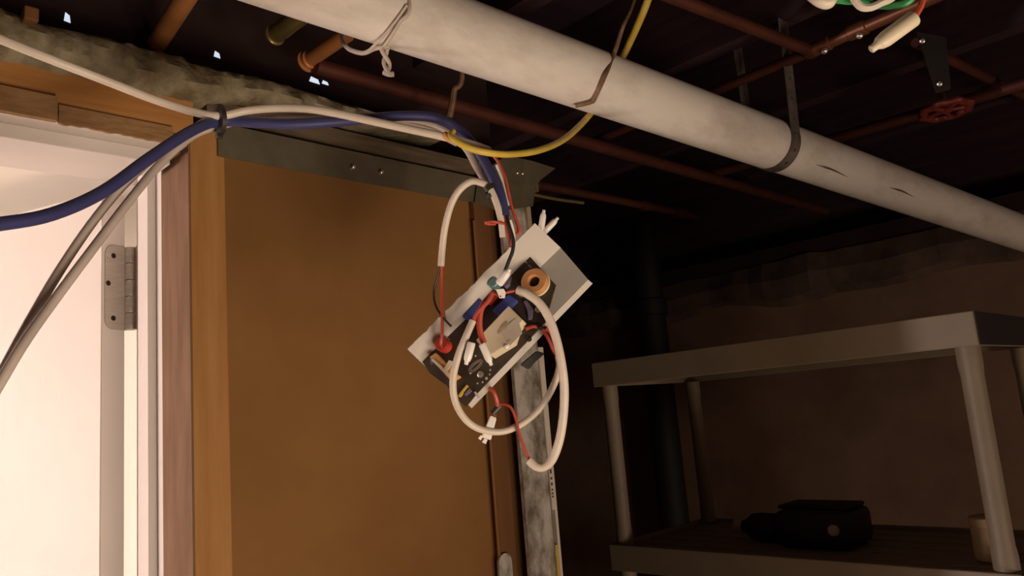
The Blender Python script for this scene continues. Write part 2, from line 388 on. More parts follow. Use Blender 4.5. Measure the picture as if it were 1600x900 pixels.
def leaf(name, org, along, nrm, w, par):
    """plate with two rounded corners on its far side"""
    rc = 0.013; prof = [(0, -hh), (w - rc, -hh)] + [(w - rc + rc * math.sin(a), -hh + rc - rc * math.cos(a)) for a in (math.pi / 2 * k / 6 for k in range(1, 7))] \
        + [(w - rc + rc * math.cos(a), hh - rc + rc * math.sin(a)) for a in (math.pi / 2 * k / 6 for k in range(7))] + [(0, hh)]
    f = lambda h: [org + along * u + nrm * h + V((0, 0, hc + z)) for u, z in prof]
    return prism(name, f(0), f(0.0022), 'nickel', par)
org = V((pv.x, pv.y, 0)); e0 = A - dd * 0.0002
lf = leaf('leaf', e0 - dn * 0.002, dn, -dd, DT - 0.002, hg)
for (u, z) in ((0.020, hh * .74), (0.028, 0.004), (0.020, -hh * .74)):
    c = e0 + dn * u - dd * 0.0022 + V((0, 0, hc + z))
    lathe('screw', c, -dd, [(0.0036, 0), (0.0036, 0.0004), (0.0012, 0.0003)], 'dark_metal', hg, 12)
leaf('leaf', V((JX - 0.0003, by - 0.002, 0)), V((0, -1, 0)), V((-1, 0, 0)), 0.032, hg)
for s in (0, 2, 4):                         # arms between the knuckles and the door leaf
    a = hz0 + (hz1 - hz0) * (s + .12) / 5; b = hz0 + (hz1 - hz0) * (s + .88) / 5
    if s == 0 or s == 4: continue
for s in (1, 3):
    a = hz0 + (hz1 - hz0) * (s + 0.02) / 5; b = hz0 + (hz1 - hz0) * (s + .98) / 5
    q = [pv - dd * 0.004, A - dd * 0.0024, A, pv + dd * 0.002]
    prism('hinge_arm', [V((p.x, p.y, a)) for p in q], [V((p.x, p.y, b)) for p in q], 'nickel', hg)

# lit room behind the door
struct(box('wall_room_back', (-3.6, 2.9, 0), (0.905, 2.96, 2.12), 'room_paint'))
struct(box('wall_room_right', (0.893, by + 0.012, 0), (0.9045, 2.9, 2.12), 'room_paint'))
struct(box('wall_room_left', (-3.6, 1.13, 0), (-3.59, 2.9, 2.12), 'room_paint'))
struct(box('ceiling_room', (-3.6, PY + 0.051, 2.12), (0.9045, 2.9, 2.14), 'room_paint'))
struct(box('wall_room_front', (0.4005, PY + 0.0125, 0), (0.9045, by, 2.12), 'room_paint'))
struct(box('wall_room_head', (LX - 0.02, PY + 0.0, 2.0755), (0.4, by, 2.119), 'room_paint'))

# ================================================================== PIPES
# white drain pipe
D0, D1 = P(900, 117, 1.09), P(1500, 330, 1.78)
dax = (D1 - D0).normalized(); DR = 0.0447
dstart, dend = D0 - dax * 1.0, D0 + dax * ((XF - 0.004 - D0.x) / dax.x)
def drain_pt(s, ang, dr=0.0):
    """point on the drain: s metres along from D0, ang 0 = up, 90 = towards the room (-y)"""
    upv = (V((0, 0, 1)) - dax * dax.z).normalized(); sd = upv.cross(dax).normalized()
    if sd.y > 0: sd = -sd
    a = math.radians(ang); return D0 + dax * s + (upv * math.cos(a) + sd * math.sin(a)) * (DR + dr)
def on_drain(px, py, off=0.0):
    """where the ray meets the pipe surface (grown by off)"""
    r = ray(px, py); o = CAM - D0
    a = r - dax * r.dot(dax); b = o - dax * o.dot(dax)
    A_, B_, C_ = a.dot(a), 2 * a.dot(b), b.dot(b) - (DR + off) ** 2
    disc = max(B_ * B_ - 4 * A_ * C_, 0); return CAM + r * ((-B_ - math.sqrt(disc)) / (2 * A_))
dp = thing('drain_pipe', (D0.x, D0.y, D0.z - DR), 'thick white plastic drain pipe slung diagonally under the dark ceiling', 'pipe')
tube('pipe_body', [dstart, dend], DR, 'pvc', dp, 40, 1, False)
for (a, b) in (((1275, 257), (1325, 277)), ((1390, 293), (1428, 308))):
    bm = bmesh.new(); m_ = V(((a[0] + b[0]) / 2, (a[1] + b[1]) / 2 - 1.5))
    add_tube(bm, [on_drain(*a), on_drain(m_[0], m_[1]) if False else on_drain((a[0] + b[0]) / 2, (a[1] + b[1]) / 2 - 2), on_drain(*b)], [0.0003, 0.0022, 0.0016, 0.0003], 6, 8)
    obj('scuff_mark', bm, 'scuff', dp)
# perforated strap
sp_ = on_drain(1240, 235); s0 = (sp_ - D0).dot(dax)
def strap(name, s0, label, lean=0.0, width=0.026, hang=None):
    th = thing(name, drain_pt(s0, 180, 0.002), label, 'pipe hanger')
    path = []
    up_ = lambda a: drain_pt(s0, a, 0.0012)
    left_top = up_(-80); right_top = up_(82)
    path.append(V((left_top.x, left_top.y, 2.40)))
    for a in range(-80, -361, -9):
        pass
    arc = [up_(a) for a in range(280, 77, -8)]      # round the underside, wall side to room side
    path += arc
    top = arc[-1] + hang if hang else V((arc[-1].x, arc[-1].y, 2.40))
    for k in range(1, 7): path.append(arc[-1].lerp(top, k / 6))
    bm = bmesh.new(); prev = None; w = dax * width / 2
    for i, p in enumerate(path):
        t = (path[min(i + 1, len(path) - 1)] - path[max(i - 1, 0)]).normalized()
        n_ = t.cross(dax).normalized() * 0.0007
        ring = [bm.verts.new(q) for q in (p - w - n_, p + w - n_, p + w + n_, p - w + n_)]
        if prev:
            for k in range(4): bm.faces.new((prev[k], prev[(k + 1) % 4], ring[(k + 1) % 4], ring[k]))
        else: bm.faces.new(ring)
        prev = ring
    bm.faces.new(prev[::-1])
    obj('strap_band', bm, 'strap_metal', th)
    L = 0; last = path[1]
    for i in range(2, len(path)):
        seg = path[i] - path[i - 1]
    hp = [arc[-2], arc[-6], arc[-10], arc[-14]] + [arc[-1].lerp(top, f) for f in (0.12, 0.3, 0.48, 0.66, 0.84)]
    for k, p in enumerate(hp):
        if k < 4:
            ctr = D0 + dax * (p - D0).dot(dax); nn_ = (p - ctr).normalized()
        else: nn_ = (top - arc[-1]).cross(dax).normalized(); nn_ = nn_ if nn_.y < 0 else -nn_
        lathe('punched_hole', p + nn_ * 0.0005, nn_, [(0.0033, 0), (0.0033, 0.0004)], 'ink' if k else 'solder', th, 10)
    return th
strap('pipe_strap', s0, 'grey perforated metal strap looped around the white drain pipe', hang=V((-0.03, -0.02, 0.19)))
# string sling with a twisted tail
tw = on_drain(598, 74, 0.004)
sg = thing('wire_sling', tw, 'pale wire looped around the white drain pipe with a twisted tail', 'wire')
arc_b = [on_drain(x, y, 0.003) for x, y in ((640, 8), (624, 35), (610, 58), (600, 72))]
topw = arc_b[0] + V((0.01, 0.04, 0.10))
tube('wire_strand', [topw] + arc_b, 0.0024, 'string', sg, 8)
lp = [on_drain(629, 12, 0.004), on_drain(612, 38, 0.004), on_drain(588, 60, 0.003), P(570, 82, (on_drain(570, 70) - CAM).dot(ray(800, 450)) - 0.0), ]
dd0 = (tw - CAM).length
def near(px, py, ref, k=0.0):
    r = ray(px, py); f = ray(CX, CY)
    return CAM + r * ((ref - CAM).dot(f) / f.dot(f) + k)
tube('wire_strand', [tw, near(585, 76, tw), near(568, 83, tw, 0.005), near(550, 79, tw, 0.02), near(540, 72, tw, 0.035), near(535, 62, tw, 0.06), near(540, 40, tw, 0.09)], 0.0028, 'string', sg, 8)
tube('wire_strand', [on_drain(636, 8, 0.0035), on_drain(616, 36, 0.0035), on_drain(596, 60, 0.004), near(577, 78, tw, -0.002)], 0.0016, 'string', sg, 8)
lathe('wire_knot', near(602, 74, tw, 0.004), ray(602, 74), [(0.0015, -0.006), (0.005, -0.003), (0.0058, 0), (0.005, 0.003), (0.0015, 0.006)], 'string', sg, 12)
for ph in (0, math.pi):
    pts = []
    for k in range(15):
        t = k / 14; x = 600 + 7 * t; y = 76 + 40 * t
        a = ph + t * 5.2; pts.append(near(x + 4.2 * math.cos(a), y, tw, 0.0028 * math.sin(a)))
    tube('twisted_tail', pts, 0.0025, 'string', sg, 8, 3)
tube('tail_tip', [near(600, 113, tw), near(607, 116, tw, -.002), near(615, 116, tw)], 0.0032, 'string', sg, 8)
# rusty hook wire hanging before the pipe
hk = [near(1003, -70, D0, 0.10), near(990, 0, D0, 0.02), near(974, 40, D0, -0.03), on_drain(960, 82, 0.004), on_drain(945, 118, 0.003), on_drain(929, 153, 0.003), on_drain(925, 158, 0.003), on_drain(912, 162, 0.003), on_drain(899, 165, 0.004)]
ho = tube('hook_wire', [hk[0] + V((0, 0, .03))] + hk, [0.0026, 0.0034, 0.0033, 0.003, 0.0036, 0.0036, 0.0036, 0.0037, 0.0036, 0.0032], 'rust_wire', None, 8)
tag(ho, 'bent rusty brown wire hooked across the face of the white pipe', 'wire')

# copper pipes
def pipe_px(name, a, b, z, r, m, label, extend=(0, 0), rings=(), ext_a=None):
    p, q = onZ(z, *a), onZ(z, *b); ax = (q - p).normalized()
    p2, q2 = p - ax * extend[0], q + ax * extend[1]
    t = thing(name, (p + q) / 2 - V((0, 0, r)), label, 'pipe')
    tube('pipe_body', [p2, q2], r, m, t, 20, 1, False)
    for (f, w, rr, mm) in rings:
        c = p.lerp(q, f); lathe('fitting', c - ax * w / 2, ax, [(r * 1.02, 0), (r * rr, 0.0015), (r * rr, w - 0.0015), (r * 1.02, w)], mm, t, 20)
    return t, p2, q2
pipe_px('copper_pipe', (540, 116), (1265, 322), 2.215, 0.0125, 'copper_old', 'long dull copper pipe running behind and below the white drain pipe', (0.05, 0.10))
pipe_px('copper_pipe', (838, 288), (1062, 332), 2.205, 0.010, 'copper_old', 'thin dull copper pipe starting behind the corner of the metal track', (0.25, 0.08), ((1.0, 0.05, 1.35, 'copper_old'), (0.72, 0.03, 1.3, 'copper_old')))
t, pa, pb = pipe_px('copper_pipe', (1062, 0), (1262, 78), 2.255, 0.0095, 'copper_old', 'copper pipe sloping to a soldered elbow above the white drain pipe', (0.5, 0.0))
t2_, pa2, pb2 = pipe_px('copper_pipe', (1272, 77), (1445, 2), 2.255, 0.0095, 'copper_mid', 'short copper pipe between two soldered joints near the green wires', (0.0, 0.4), ((0.08, 0.03, 1.25, 'copper_mid'), (0.42, 0.03, 1.25, 'copper_mid')))
for q in ((1287, 74), (1342, 50)): 
    c = onZ(2.25, *q); lathe('solder_blob', c - V((0, 0, 0.006)), ray(*q) * -1, [(0.001, 0.010), (0.005, 0.007), (0.0055, 0.003), (0.003, -0.002)], 'solder', t2_, 12)
lathe('elbow', onZ(2.255, 1266, 80) - V((0, 0, 0.012)), V((0, 0, 1)), [(0.004, 0), (0.012, 0.003), (0.0145, 0.010), (0.0145, 0.016), (0.010, 0.022)], 'copper_old', t, 16)
pipe_px('copper_pipe', (1118, 142), (1258, 84), 2.262, 0.009, 'copper_old', 'dark copper pipe leading from the soldered elbow down behind the white pipe', (0.3, 0.0))
pipe_px('copper_pipe', (1312, 214), (1595, 132), 2.235, 0.0115, 'copper_old', 'dark copper water pipe carrying the red valve wheel', (0.3, 0.5))
pipe_px('copper_pipe', (1492, 97), (1600, 150), 2.262, 0.008, 'copper_old', 'thin dark copper pipe passing right of the red valve wheel', (0.15, 0.2))
pipe_px('copper_pipe', (252, 57), (288, 0), 2.235, 0.0125, 'copper', 'orange copper pipe crossing above the door header left of the drain pipe', (0.02, 0.06))
pipe_px('brass_pipe', (428, 56), (455, 36), 2.235, 0.012, 'brass', 'olive brass pipe with a shiny rim behind the white drain pipe', (0.0, 0.04), ((0.05, 0.006, 1.2, 'brass'),))
pipe_px('copper_pipe', (479, 97), (530, 62), 2.225, 0.0105, 'copper', 'copper pipe stub with a flared end below the white drain pipe', (0.0, 0.02), ((0.02, 0.005, 1.5, 'copper'), (0.10, 0.008, 1.25, 'copper')))
# red valve wheel on the pipe
vc = onZ(2.205, 1478, 172)
vt = thing('valve_wheel', vc - V((0, 0, 0.02)), 'scalloped red valve handwheel in the dark under the ceiling', 'valve')
va = V((-0.05, -0.02, -1)).normalized(); vu = va.orthogonal().normalized(); vv = va.cross(vu)
bm = bmesh.new(); N = 60; M = 8; rg = []
for i in range(N):
    a = 2 * math.pi * i / N; R_ = 0.040 + 0.0028 * math.cos(8 * a); dirv = vu * math.cos(a) + vv * math.sin(a)
    rg.append([bm.verts.new(vc + dirv * (R_ + 0.0075 * math.cos(2 * math.pi * k / M)) + va * 0.0065 * math.sin(2 * math.pi * k / M)) for k in range(M)])
for i in range(N):
    for k in range(M): bm.faces.new((rg[i][k], rg[i][(k + 1) % M], rg[(i + 1) % N][(k + 1) % M], rg[(i + 1) % N][k]))
obj('rim', bm, 'red_paint', vt, True)
for k in range(5):
    a = 2 * math.pi * k / 5; dirv = vu * math.cos(a) + vv * math.sin(a)
    tube('spoke', [vc + dirv * 0.006, vc + dirv * 0.038], 0.0045, 'red_paint', vt, 8, 1, False)
lathe('hub', vc - va * 0.006, va, [(0.007, 0), (0.011, 0.002), (0.011, 0.009), (0.006, 0.012)], 'red_paint', vt, 16)
tube('stem', [vc, vc - va * 0.035], 0.0045, 'brass', vt, 10, 1, False)
# dim steel bracket above the valve
q = [(1432, 50), (1478, 58), (1486, 140), (1462, 146)]
lo = [near(x, y, P(1460, 100, 1.27)) for x, y in q]
br = prism('steel_bracket', lo, [p + ray(1460, 100) * 0.002 for p in lo], 'dark_metal')
tag(br, 'dim grey steel bracket hanging above the red valve wheel', 'bracket')
for q in ((1441, 64), (1468, 131)):
    c = near(*q, P(1460, 100, 1.268)); lathe('screw', c, -ray(*q), [(0.004, 0), (0.004, 0.002), (0.002, 0.003)], 'solder', br, 10)
# small yellow wire behind the wall corner
yw = tube('yellow_wire', [onY(0.985, 824, 302), onY(0.985, 868, 311), onY(0.985, 911, 317)], 0.0035, 'brass', None, 8)
tag(yw, 'short straight yellow wire sticking out past the corner of the wall', 'wire')
# rusty strap behind the pipe
bs = [near(722, 112, D0, 0.05), near(710, 140, D0, 0.05), near(707, 160, D0, 0.05), near(702, 183, D0, 0.05)]
bo = tube('rusty_strap', [bs[0] + V((0, 0, 0.16))] + bs, [0.004, 0.004, 0.0045, 0.0052, 0.005], 'rust_wire', None, 8)
tag(bo, 'short rusty strap hanging below the white pipe above the blue cable', 'pipe hanger')

# dark vertical drain stack beside the shelving
bk = onX(XF - 0.075, 1030, 600)
st = thing('drain_stack', (bk.x, bk.y, 0), 'black vertical drain stack standing against the foundation wall behind the shelving', 'pipe')
tube('pipe_body', [V((bk.x, bk.y, 0)), V((bk.x, bk.y, 2.46))], 0.052, 'charcoal', st, 28, 1, False)
lathe('collar', V((bk.x, bk.y, 2.02)), V((0, 0, 1)), [(0.053, 0), (0.061, 0.004), (0.061, 0.06), (0.053, 0.065)], 'charcoal', st, 28)

# ================================================================== SHELVING
sx = 1.388; ya, yb = 0.352, 1.150; depth = 0.40; rimh = 0.056
sh = thing('shelving_unit', (sx + depth / 2, (ya + yb) / 2, 0), 'beige plastic shelving unit with round posts in the dark corner', 'shelving')
tops = [1.808, 1.402, 0.996, 0.59, 0.184]
for zt in tops:
    bm = bmesh.new(); x1 = sx + depth; t = 0.010
    for a, b in (((sx, ya, zt - rimh), (sx + t, yb, zt)), ((x1 - t, ya, zt - rimh), (x1, yb, zt)),
                 ((sx + t, ya, zt - rimh), (x1 - t, ya + t, zt)), ((sx + t, yb - t, zt - rimh), (x1 - t, yb, zt))):
        add_box(bm, a, b, 0.002)
    add_box(bm, (sx + t, ya + t, zt - 0.022), (x1 - t, yb - t, zt - 0.018))
    dk = obj('shelf_deck', bm, 'shelf_plastic', sh)
    box('end_shade', (sx + 0.004, ya - 0.002, zt - rimh + 0.001), (x1 - 0.004, ya - 0.0001, zt - 0.001), 'charcoal', dk)  # thin dark sheet, shade of the shelf's end face put into colour
    for k in range(6):
        w = (depth - 2 * t) / 6; x = sx + t + w * k
        box('slat', (x + 0.006, ya + t, zt - 0.018), (x + w - 0.006, yb - t, zt - 0.008), 'shelf_plastic', dk, 0.002)
for yy in (ya + 0.024, yb - 0.026):
    for xx in (sx + 0.026, sx + depth - 0.026):
        for i in range(len(tops)):
            za_ = tops[i + 1] if i + 1 < len(tops) else 0.0; zb_ = tops[i] - rimh
            if i + 1 < len(tops): za_ = za_ - 0.006
            lathe('post', V((xx, yy, za_)), V((0, 0, 1)), [(0.0188, 0), (0.0188, 0.03), (0.0172, 0.045), (0.0172, zb_ - za_ - 0.045), (0.0188, zb_ - za_ - 0.03), (0.0188, zb_ - za_)], 'shelf_plastic', sh, 20)
# things on the second shelf
ZS = 1.394
def shelf_at(px, py): return onZ(ZS, px, py)
c = V((sx + 0.20, 0, ZS))
def col_at(px, x): return onX(x, px, 820).y
y0, y1 = col_at(1342, sx + 0.17), col_at(1228, sx + 0.17)
bm = bmesh.new(); add_box(bm, (sx + 0.11, y0, ZS + 0.001), (sx + 0.25, y1, ZS + 0.075), 0.018)
nb = obj('tool_pouch', bm, 'navy', None, True); tag(nb, 'dark navy pouch lying on the second shelf', 'pouch')
bm = bmesh.new(); ym = (y0 + y1) / 2
add_box(bm, (sx + 0.135, y0 + 0.004, ZS + 0.0745), (sx + 0.225, y1 - 0.004, ZS + 0.083), 0.004); obj('flap', bm, 'charcoal', nb, True)
cap = V((sx + 0.105, y0 + 0.022, ZS + 0.042))
lathe('pale_toggle', cap, V((-1, 0, 0.2)), [(0.006, -0.01), (0.010, -0.004), (0.011, 0.004), (0.008, 0.008)], 'jacket_shaded_grey', nb, 14)
ym0 = col_at(1222, sx + 0.17); ym1 = col_at(1150, sx + 0.17)
jg = thing('dark_bottle', (sx + 0.17, (ym0 + ym1) / 2, ZS), 'black bottle lying on its side left of the navy pouch', 'bottle')
cy = V((sx + 0.17, ym0, ZS + 0.031)); L = ym1 - ym0
lathe('body', cy, V((0, 1, 0)), [(0.022, 0), (0.029, 0.006), (0.030, L * .45), (0.027, L * .62), (0.014, L * .76), (0.012, L * .84)], 'charcoal', jg, 20)
lathe('cap', cy + V((0, L * .83, 0)), V((0, 1, 0)), [(0.014, 0), (0.0145, 0.003), (0.0145, L * .17), (0.012, L * .17 + 0.003)], 'jacket_shaded_grey', jg, 16)
yt = col_at(1545, sx + 0.13)
tn = thing('canister', (sx + 0.13, yt, ZS), 'tan canister on the second shelf beside the right-hand post', 'canister')
lathe('body', V((sx + 0.13, yt, ZS + 0.001)), V((0, 0, 1)), [(0.026, 0), (0.029, 0.003), (0.029, 0.055), (0.026, 0.06)], 'tan_plastic', tn, 20)
lathe('lid', V((sx + 0.13, yt, ZS + 0.058)), V((0, 0, 1)), [(0.028, 0), (0.030, 0.002), (0.030, 0.014), (0.027, 0.016)], 'tan_plastic', tn, 20)

# ================================================================== CARTON AND CIRCUIT BOARD
BD = 0.80
f = ray(CX, CY)
aT, aB = (836, 349), (637, 546); bT, bB = (876, 387), (674, 582); cT, cB = (919, 437), (730, 631)
AT, AB = P(*aT, BD - 0.004), P(*aB, BD - 0.004)
BT, BB = P(*bT, BD + 0.014), P(*bB, BD + 0.014)
CT, CB = P(*cT, BD - 0.012), P(*cB, BD - 0.012)
L0, L1 = P(737, 638, BD - 0.010), P(926, 443, BD - 0.010)
root = (AB + BB + CB) / 3
ct = thing('carton', V((root.x, root.y, CB.z)), 'torn white cardboard carton hanging aslant from the cables, holding a circuit board', 'carton')
def sheet(name, lo0, lo1, hi0, hi1, rag):
    """cardboard panel between the edges lo0-lo1 and hi0-hi1; rag frays the lo edge"""
    nrm = (lo1 - lo0).cross(hi0 - lo0).normalized()
    if nrm.dot(f) < 0: nrm = -nrm
    N = 40; bm = bmesh.new(); prev = None
    for i in range(N + 1):
        t = i / N; a = lo0.lerp(lo1, t); b = hi0.lerp(hi1, t)
        j = rag * (0.5 * noise.noise(V((t * 9, 2, 0))) + 0.5 * noise.noise(V((t * 31, 7, 0))))
        if rag and abs(t - 0.275) < 0.013: j += 0.006
        if rag and t > 0.86: j += 0.0
        if rag and 0.78 < t < 0.86: j -= 0.001
        if 0 < i < N: a = a + (b - a).normalized() * j
        ring = [bm.verts.new(p) for p in (a, b, b + nrm * 0.0016, a + nrm * 0.0016)]
        if prev:
            for k in range(4): bm.faces.new((prev[k], prev[(k + 1) % 4], ring[(k + 1) % 4], ring[k]))
        else: bm.faces.new(ring)
        prev = ring
    bm.faces.new(prev[::-1])
    return obj(name, bm, 'card', ct)
sheet('side_panel', AB, AT, BB, BT, 0.0022)
sheet('bottom_panel', CB, CT, BB, BT, 0.0)
sheet('rim_strip', L0, L1, CB, CT, 0.0)
bs1 = (BT - BB)
# crease slit near the top of the left side
sl = [near(778, 401, (AT + BT) / 2, -0.010), near(783, 408, (AT + BT) / 2, -0.014)]
# front-face normal and pcb plane
fn = (BT - BB).cross(CB - BB).normalized()
if fn.dot(f) > 0: fn = -fn
PC0 = BB + fn * 0.0125
def pcb(px, py, h=0.0):
    r = ray(px, py); o = PC0 + fn * h
    return CAM + r * ((o - CAM).dot(fn) / r.dot(fn))
def chip(name, poly, h0, h1, m, parent, bev=0.0):
    base = [pcb(x, y, h0) for x, y in poly]
    return prism(name, base, [p + fn * (h1 - h0) for p in base], m, parent, bev)
outline = [(818, 390), (869, 446), (853, 503), (745, 616), (729, 636), (712, 622), (699, 603), (673, 584), (661, 566)]
pb = thing('circuit_board', pcb(740, 560), 'dark brown circuit board crowded with components on the white carton', 'circuit board')
chip('board', outline, 0, 0.0016, 'pcb', pb)
tcn = pcb(838, 443, 0.0017)
lathe('toroid_coil', tcn, fn, [(0.0055, 0), (0.013, 0), (0.0142, 0.002), (0.0142, 0.007), (0.0128, 0.009), (0.0068, 0.009), (0.0056, 0.007)], 'winding', pb, 40, True)
lathe('toroid_base', tcn - fn * 0.0002, fn, [(0.0149, 0), (0.0149, 0.002), (0.0145, 0.0025)], 'cream_plastic', pb, 36)
lathe('toroid_core', tcn, fn, [(0.0054, 0), (0.0054, 0.004)], 'black_plastic', pb, 20)
tx = chip('transformer', [(802, 485), (824, 507), (814, 518), (808, 540), (774, 561), (752, 538)], 0.0017, 0.017, 'cream_plastic', pb, 0.0006)
chip('label_patch', [(782, 519), (806, 497), (811, 503), (816, 521), (797, 540)], 0.0172, 0.0176, 'jacket', tx)
for (x, y, w) in ((784, 510, 7), (788, 507, 5), (780, 515, 6), (786, 514, 5), (778, 520, 5), (792, 534, 5)):
    chip('print_mark', [(x, y), (x + w, y - w), (x + w + 2, y - w + 3), (x + 2, y + 3)], 0.0172, 0.0178, 'print_tan', tx)
lathe('solder_blob', pcb(791, 541, 0.0165), fn, [(0.003, 0), (0.0022, 0.0012), (0.0006, 0.002)], 'white_plastic', tx, 12)
chip('blue_capacitor', [(786, 497), (773, 489), (799, 463), (811, 472)], 0.0017, 0.010, 'blue_film', pb, 0.0008)
chip('blue_capacitor', [(726, 499), (752, 468), (757, 474), (734, 502)], 0.0017, 0.008, 'blue_film', pb, 0.0008)
chip('orange_coil', [(676, 561), (686, 554), (722, 590), (709, 598)], 0.0017, 0.010, 'orange_tape', pb, 0.0006)
chip('copper_strip', [(674, 563), (677, 560), (712, 592), (709, 597)], 0.0102, 0.011, 'cream_plastic', pb)
chip('tape_wrap', [(692, 579), (702, 563), (708, 565), (707, 570), (697, 582)], 0.0104, 0.0114, 'cream_plastic', pb)
rd = lathe('red_disc_capacitor', pcb(697, 542, 0.0017), fn, [(0.0062, 0), (0.0075, 0.001), (0.0075, 0.012), (0.0066, 0.0132)], 'red_disc', pb, 28)
lathe('teal_capacitor', pcb(776, 447, 0.0017), fn, [(0.0052, 0), (0.0058, 0.001), (0.0058, 0.011), (0.0045, 0.0125)], 'teal_plastic', pb, 20)
chip('purple_film_part', [(788, 448), (792, 438), (797, 430), (800, 433), (797, 447), (792, 452)], 0.0017, 0.008, 'purple_film', pb)
chip('red_block', [(758, 476), (774, 456), (782, 463), (770, 478)], 0.0017, 0.006, 'red_disc', pb, 0.0005)
chip('clear_tube', [(818, 472), (824, 470), (834, 484), (832, 500), (826, 501), (827, 487)], 0.0017, 0.005, 'purple_film', pb, 0.0008)
lathe('screw', pcb(751, 585, 0.0017), fn, [(0.0034, 0), (0.0034, 0.0014), (0.002, 0.0022)], 'solder', pb, 14)
for q in ((815, 461), (841, 485), (827, 530), (699, 532), (845, 512)):
    lathe('standoff', pcb(*q, 0.0017), fn, [(0.0028, 0), (0.0028, 0.003), (0.0012, 0.0042)], 'solder' if q[0] < 826 or q[0] == 841 else 'dark_metal', pb, 12)
for (x, y, r_) in ((760, 591, .0016), (754, 597, .0011), (766, 578, .0011), (765, 585, .001), (746, 599, .001), (743, 556, .0012), (735, 583, .0013)):
    lathe('solder_pad', pcb(x, y, 0.0016), fn, [(r_, 0), (r_ * .8, 0.0006)], 'pcb_print', pb, 10)
# oval screen-print on the board
bm = bmesh.new(); e1 = (pcb(752, 565) - pcb(735, 580)).normalized(); e2 = fn.cross(e1); oc = pcb(743, 572, 0.00165)
def oval(bm, R1, R2, w):
    n = 32; o_, i_ = [], []
    for k in range(n):
        a = 2 * math.pi * k / n
        o_.append(bm.verts.new(oc + e1 * R1 * math.cos(a) + e2 * R2 * math.sin(a))); i_.append(bm.verts.new(oc + e1 * (R1 - w) * math.cos(a) + e2 * (R2 - w) * math.sin(a)))
    for k in range(n): bm.faces.new((o_[k], o_[(k + 1) % n], i_[(k + 1) % n], i_[k]))
oval(bm, 0.0092, 0.0042, 0.0007); oval(bm, 0.0072, 0.0026, 0.0009)
obj('oval_print', bm, 'pcb_print', pb)
for (x, y) in ((812, 398), (819, 406), (826, 413)):
    chip('white_print', [(x, y), (x + 5, y + 4), (x + 4, y + 6), (x - 1, y + 2)], 0.0016, 0.0018, 'pcb_print', pb)
chip('yellow_part', [(717, 620), (731, 602), (733, 604), (720, 621)], 0.0017, 0.005, 'yellow_jacket', pb)
chip('grey_part', [(726, 617), (735, 607), (738, 611), (729, 619)], 0.0017, 0.004, 'purple_film', pb)
chip('card_tab', [(741, 613), (744, 612), (750, 621), (747, 623)], 0.0017, 0.003, 'card', pb)
chip('wire_lead', [(672, 563), (674, 559), (682, 551), (684, 553), (676, 561), (677, 569), (674, 570)], 0.0017, 0.003, 'purple_film', pb)

# ================================================================== CABLES
TD = 0.78                                    # depth of the cable bundle at the black tie
rW = 0.0039
# blue cable
bl = thing('blue_cable', P(342, 190, TD), 'thick blue cable sweeping in from the left edge and drooping to the carton', 'cable')
tube('jacket', [V((-1.69, 0.88, 1.90)), V((-0.8, 0.86, 1.86)), V((-0.25, 0.76, 1.79))] + pt((-320, 335, 0.50), (-140, 352, 0.52), (-60, 356, 0.53), (0, 350, 0.555), (80, 335, 0.59), (160, 300, 0.635), (235, 246, 0.685), (300, 204, 0.74), (342, 190, TD),
     (400, 192, .785), (460, 194, .79), (530, 190, .80), (590, 184, .805), (640, 181, .81), (685, 186, .815), (722, 208, .82), (748, 238, .815), (770, 278, .80), (783, 312, .79), (789, 338, .785)),
     0.0053, 'blue_jacket', bl, 14)
tube('red_wire', pt((788, 338, .785), (792, 352, .782), (796, 372, .78), (799, 385, .785)), 0.0022, 'red_wire', bl, 8)
tube('red_wire', pt((790, 350, .783), (780, 348, .776), (768, 346, .773), (759, 348, .776), (763, 350, .780), (775, 350, .781)), 0.0015, 'red_wire', bl, 8)
tube('black_wire', pt((791, 336, .784), (796, 355, .778), (802, 375, .774), (801, 392, .772), (795, 408, .770), (789, 424, .768)), 0.0019, 'black_plastic', bl, 8)
# white cable from the upper left, cut off square past the yellow cable
w1 = thing('white_cable', P(342, 182, TD), 'white cable crossing from the upper left corner and cut off above the yellow cable', 'cable')
tube('jacket', [V((-1.69, 0.88, 2.12)), V((-0.9, 0.88, 2.12)), V((-0.35, 0.875, 2.13))] + pt((-320, -60, .635), (-170, -12, .65), (-70, 30, .665), (0, 61, .68), (80, 93, .70), (160, 124, .73), (240, 155, .755), (300, 174, .77), (342, 181, TD - .006),
     (385, 173, .785), (430, 169, .79), (480, 170, .79), (530, 178, .79), (585, 190, .79), (640, 202, .79), (695, 214, .79), (735, 225, .795), (766, 236, .80)), 0.0043, 'jacket', w1, 12)
# second white: follows the blue to the carton
w2 = thing('white_cable', P(342, 190, TD), 'white cable rising from the lower left and dropping to the carton under the tie', 'cable')
tube('jacket', [V((-0.47, W - 0.008, 0.01)), V((-0.47, W - 0.008, 0.7)), V((-0.38, W - 0.03, 1.05)), V((-0.14, 0.79, 1.36))] + pt((-150, 840, .535), (-60, 690, .55), (0, 588, .575), (45, 505, .60), (95, 420, .63), (150, 340, .665), (200, 282, .70), (255, 234, .73), (305, 199, .765), (342, 183, TD + .010),
     (400, 188, .798), (450, 190, .804), (510, 186, .812), (560, 181, .817), (620, 184, .823), (665, 190, .828), (700, 205, .832), (728, 232, .828), (745, 262, .818), (760, 286, .806), (769, 302, .80)),
     rW, 'jacket_shaded_grey', w2, 12)
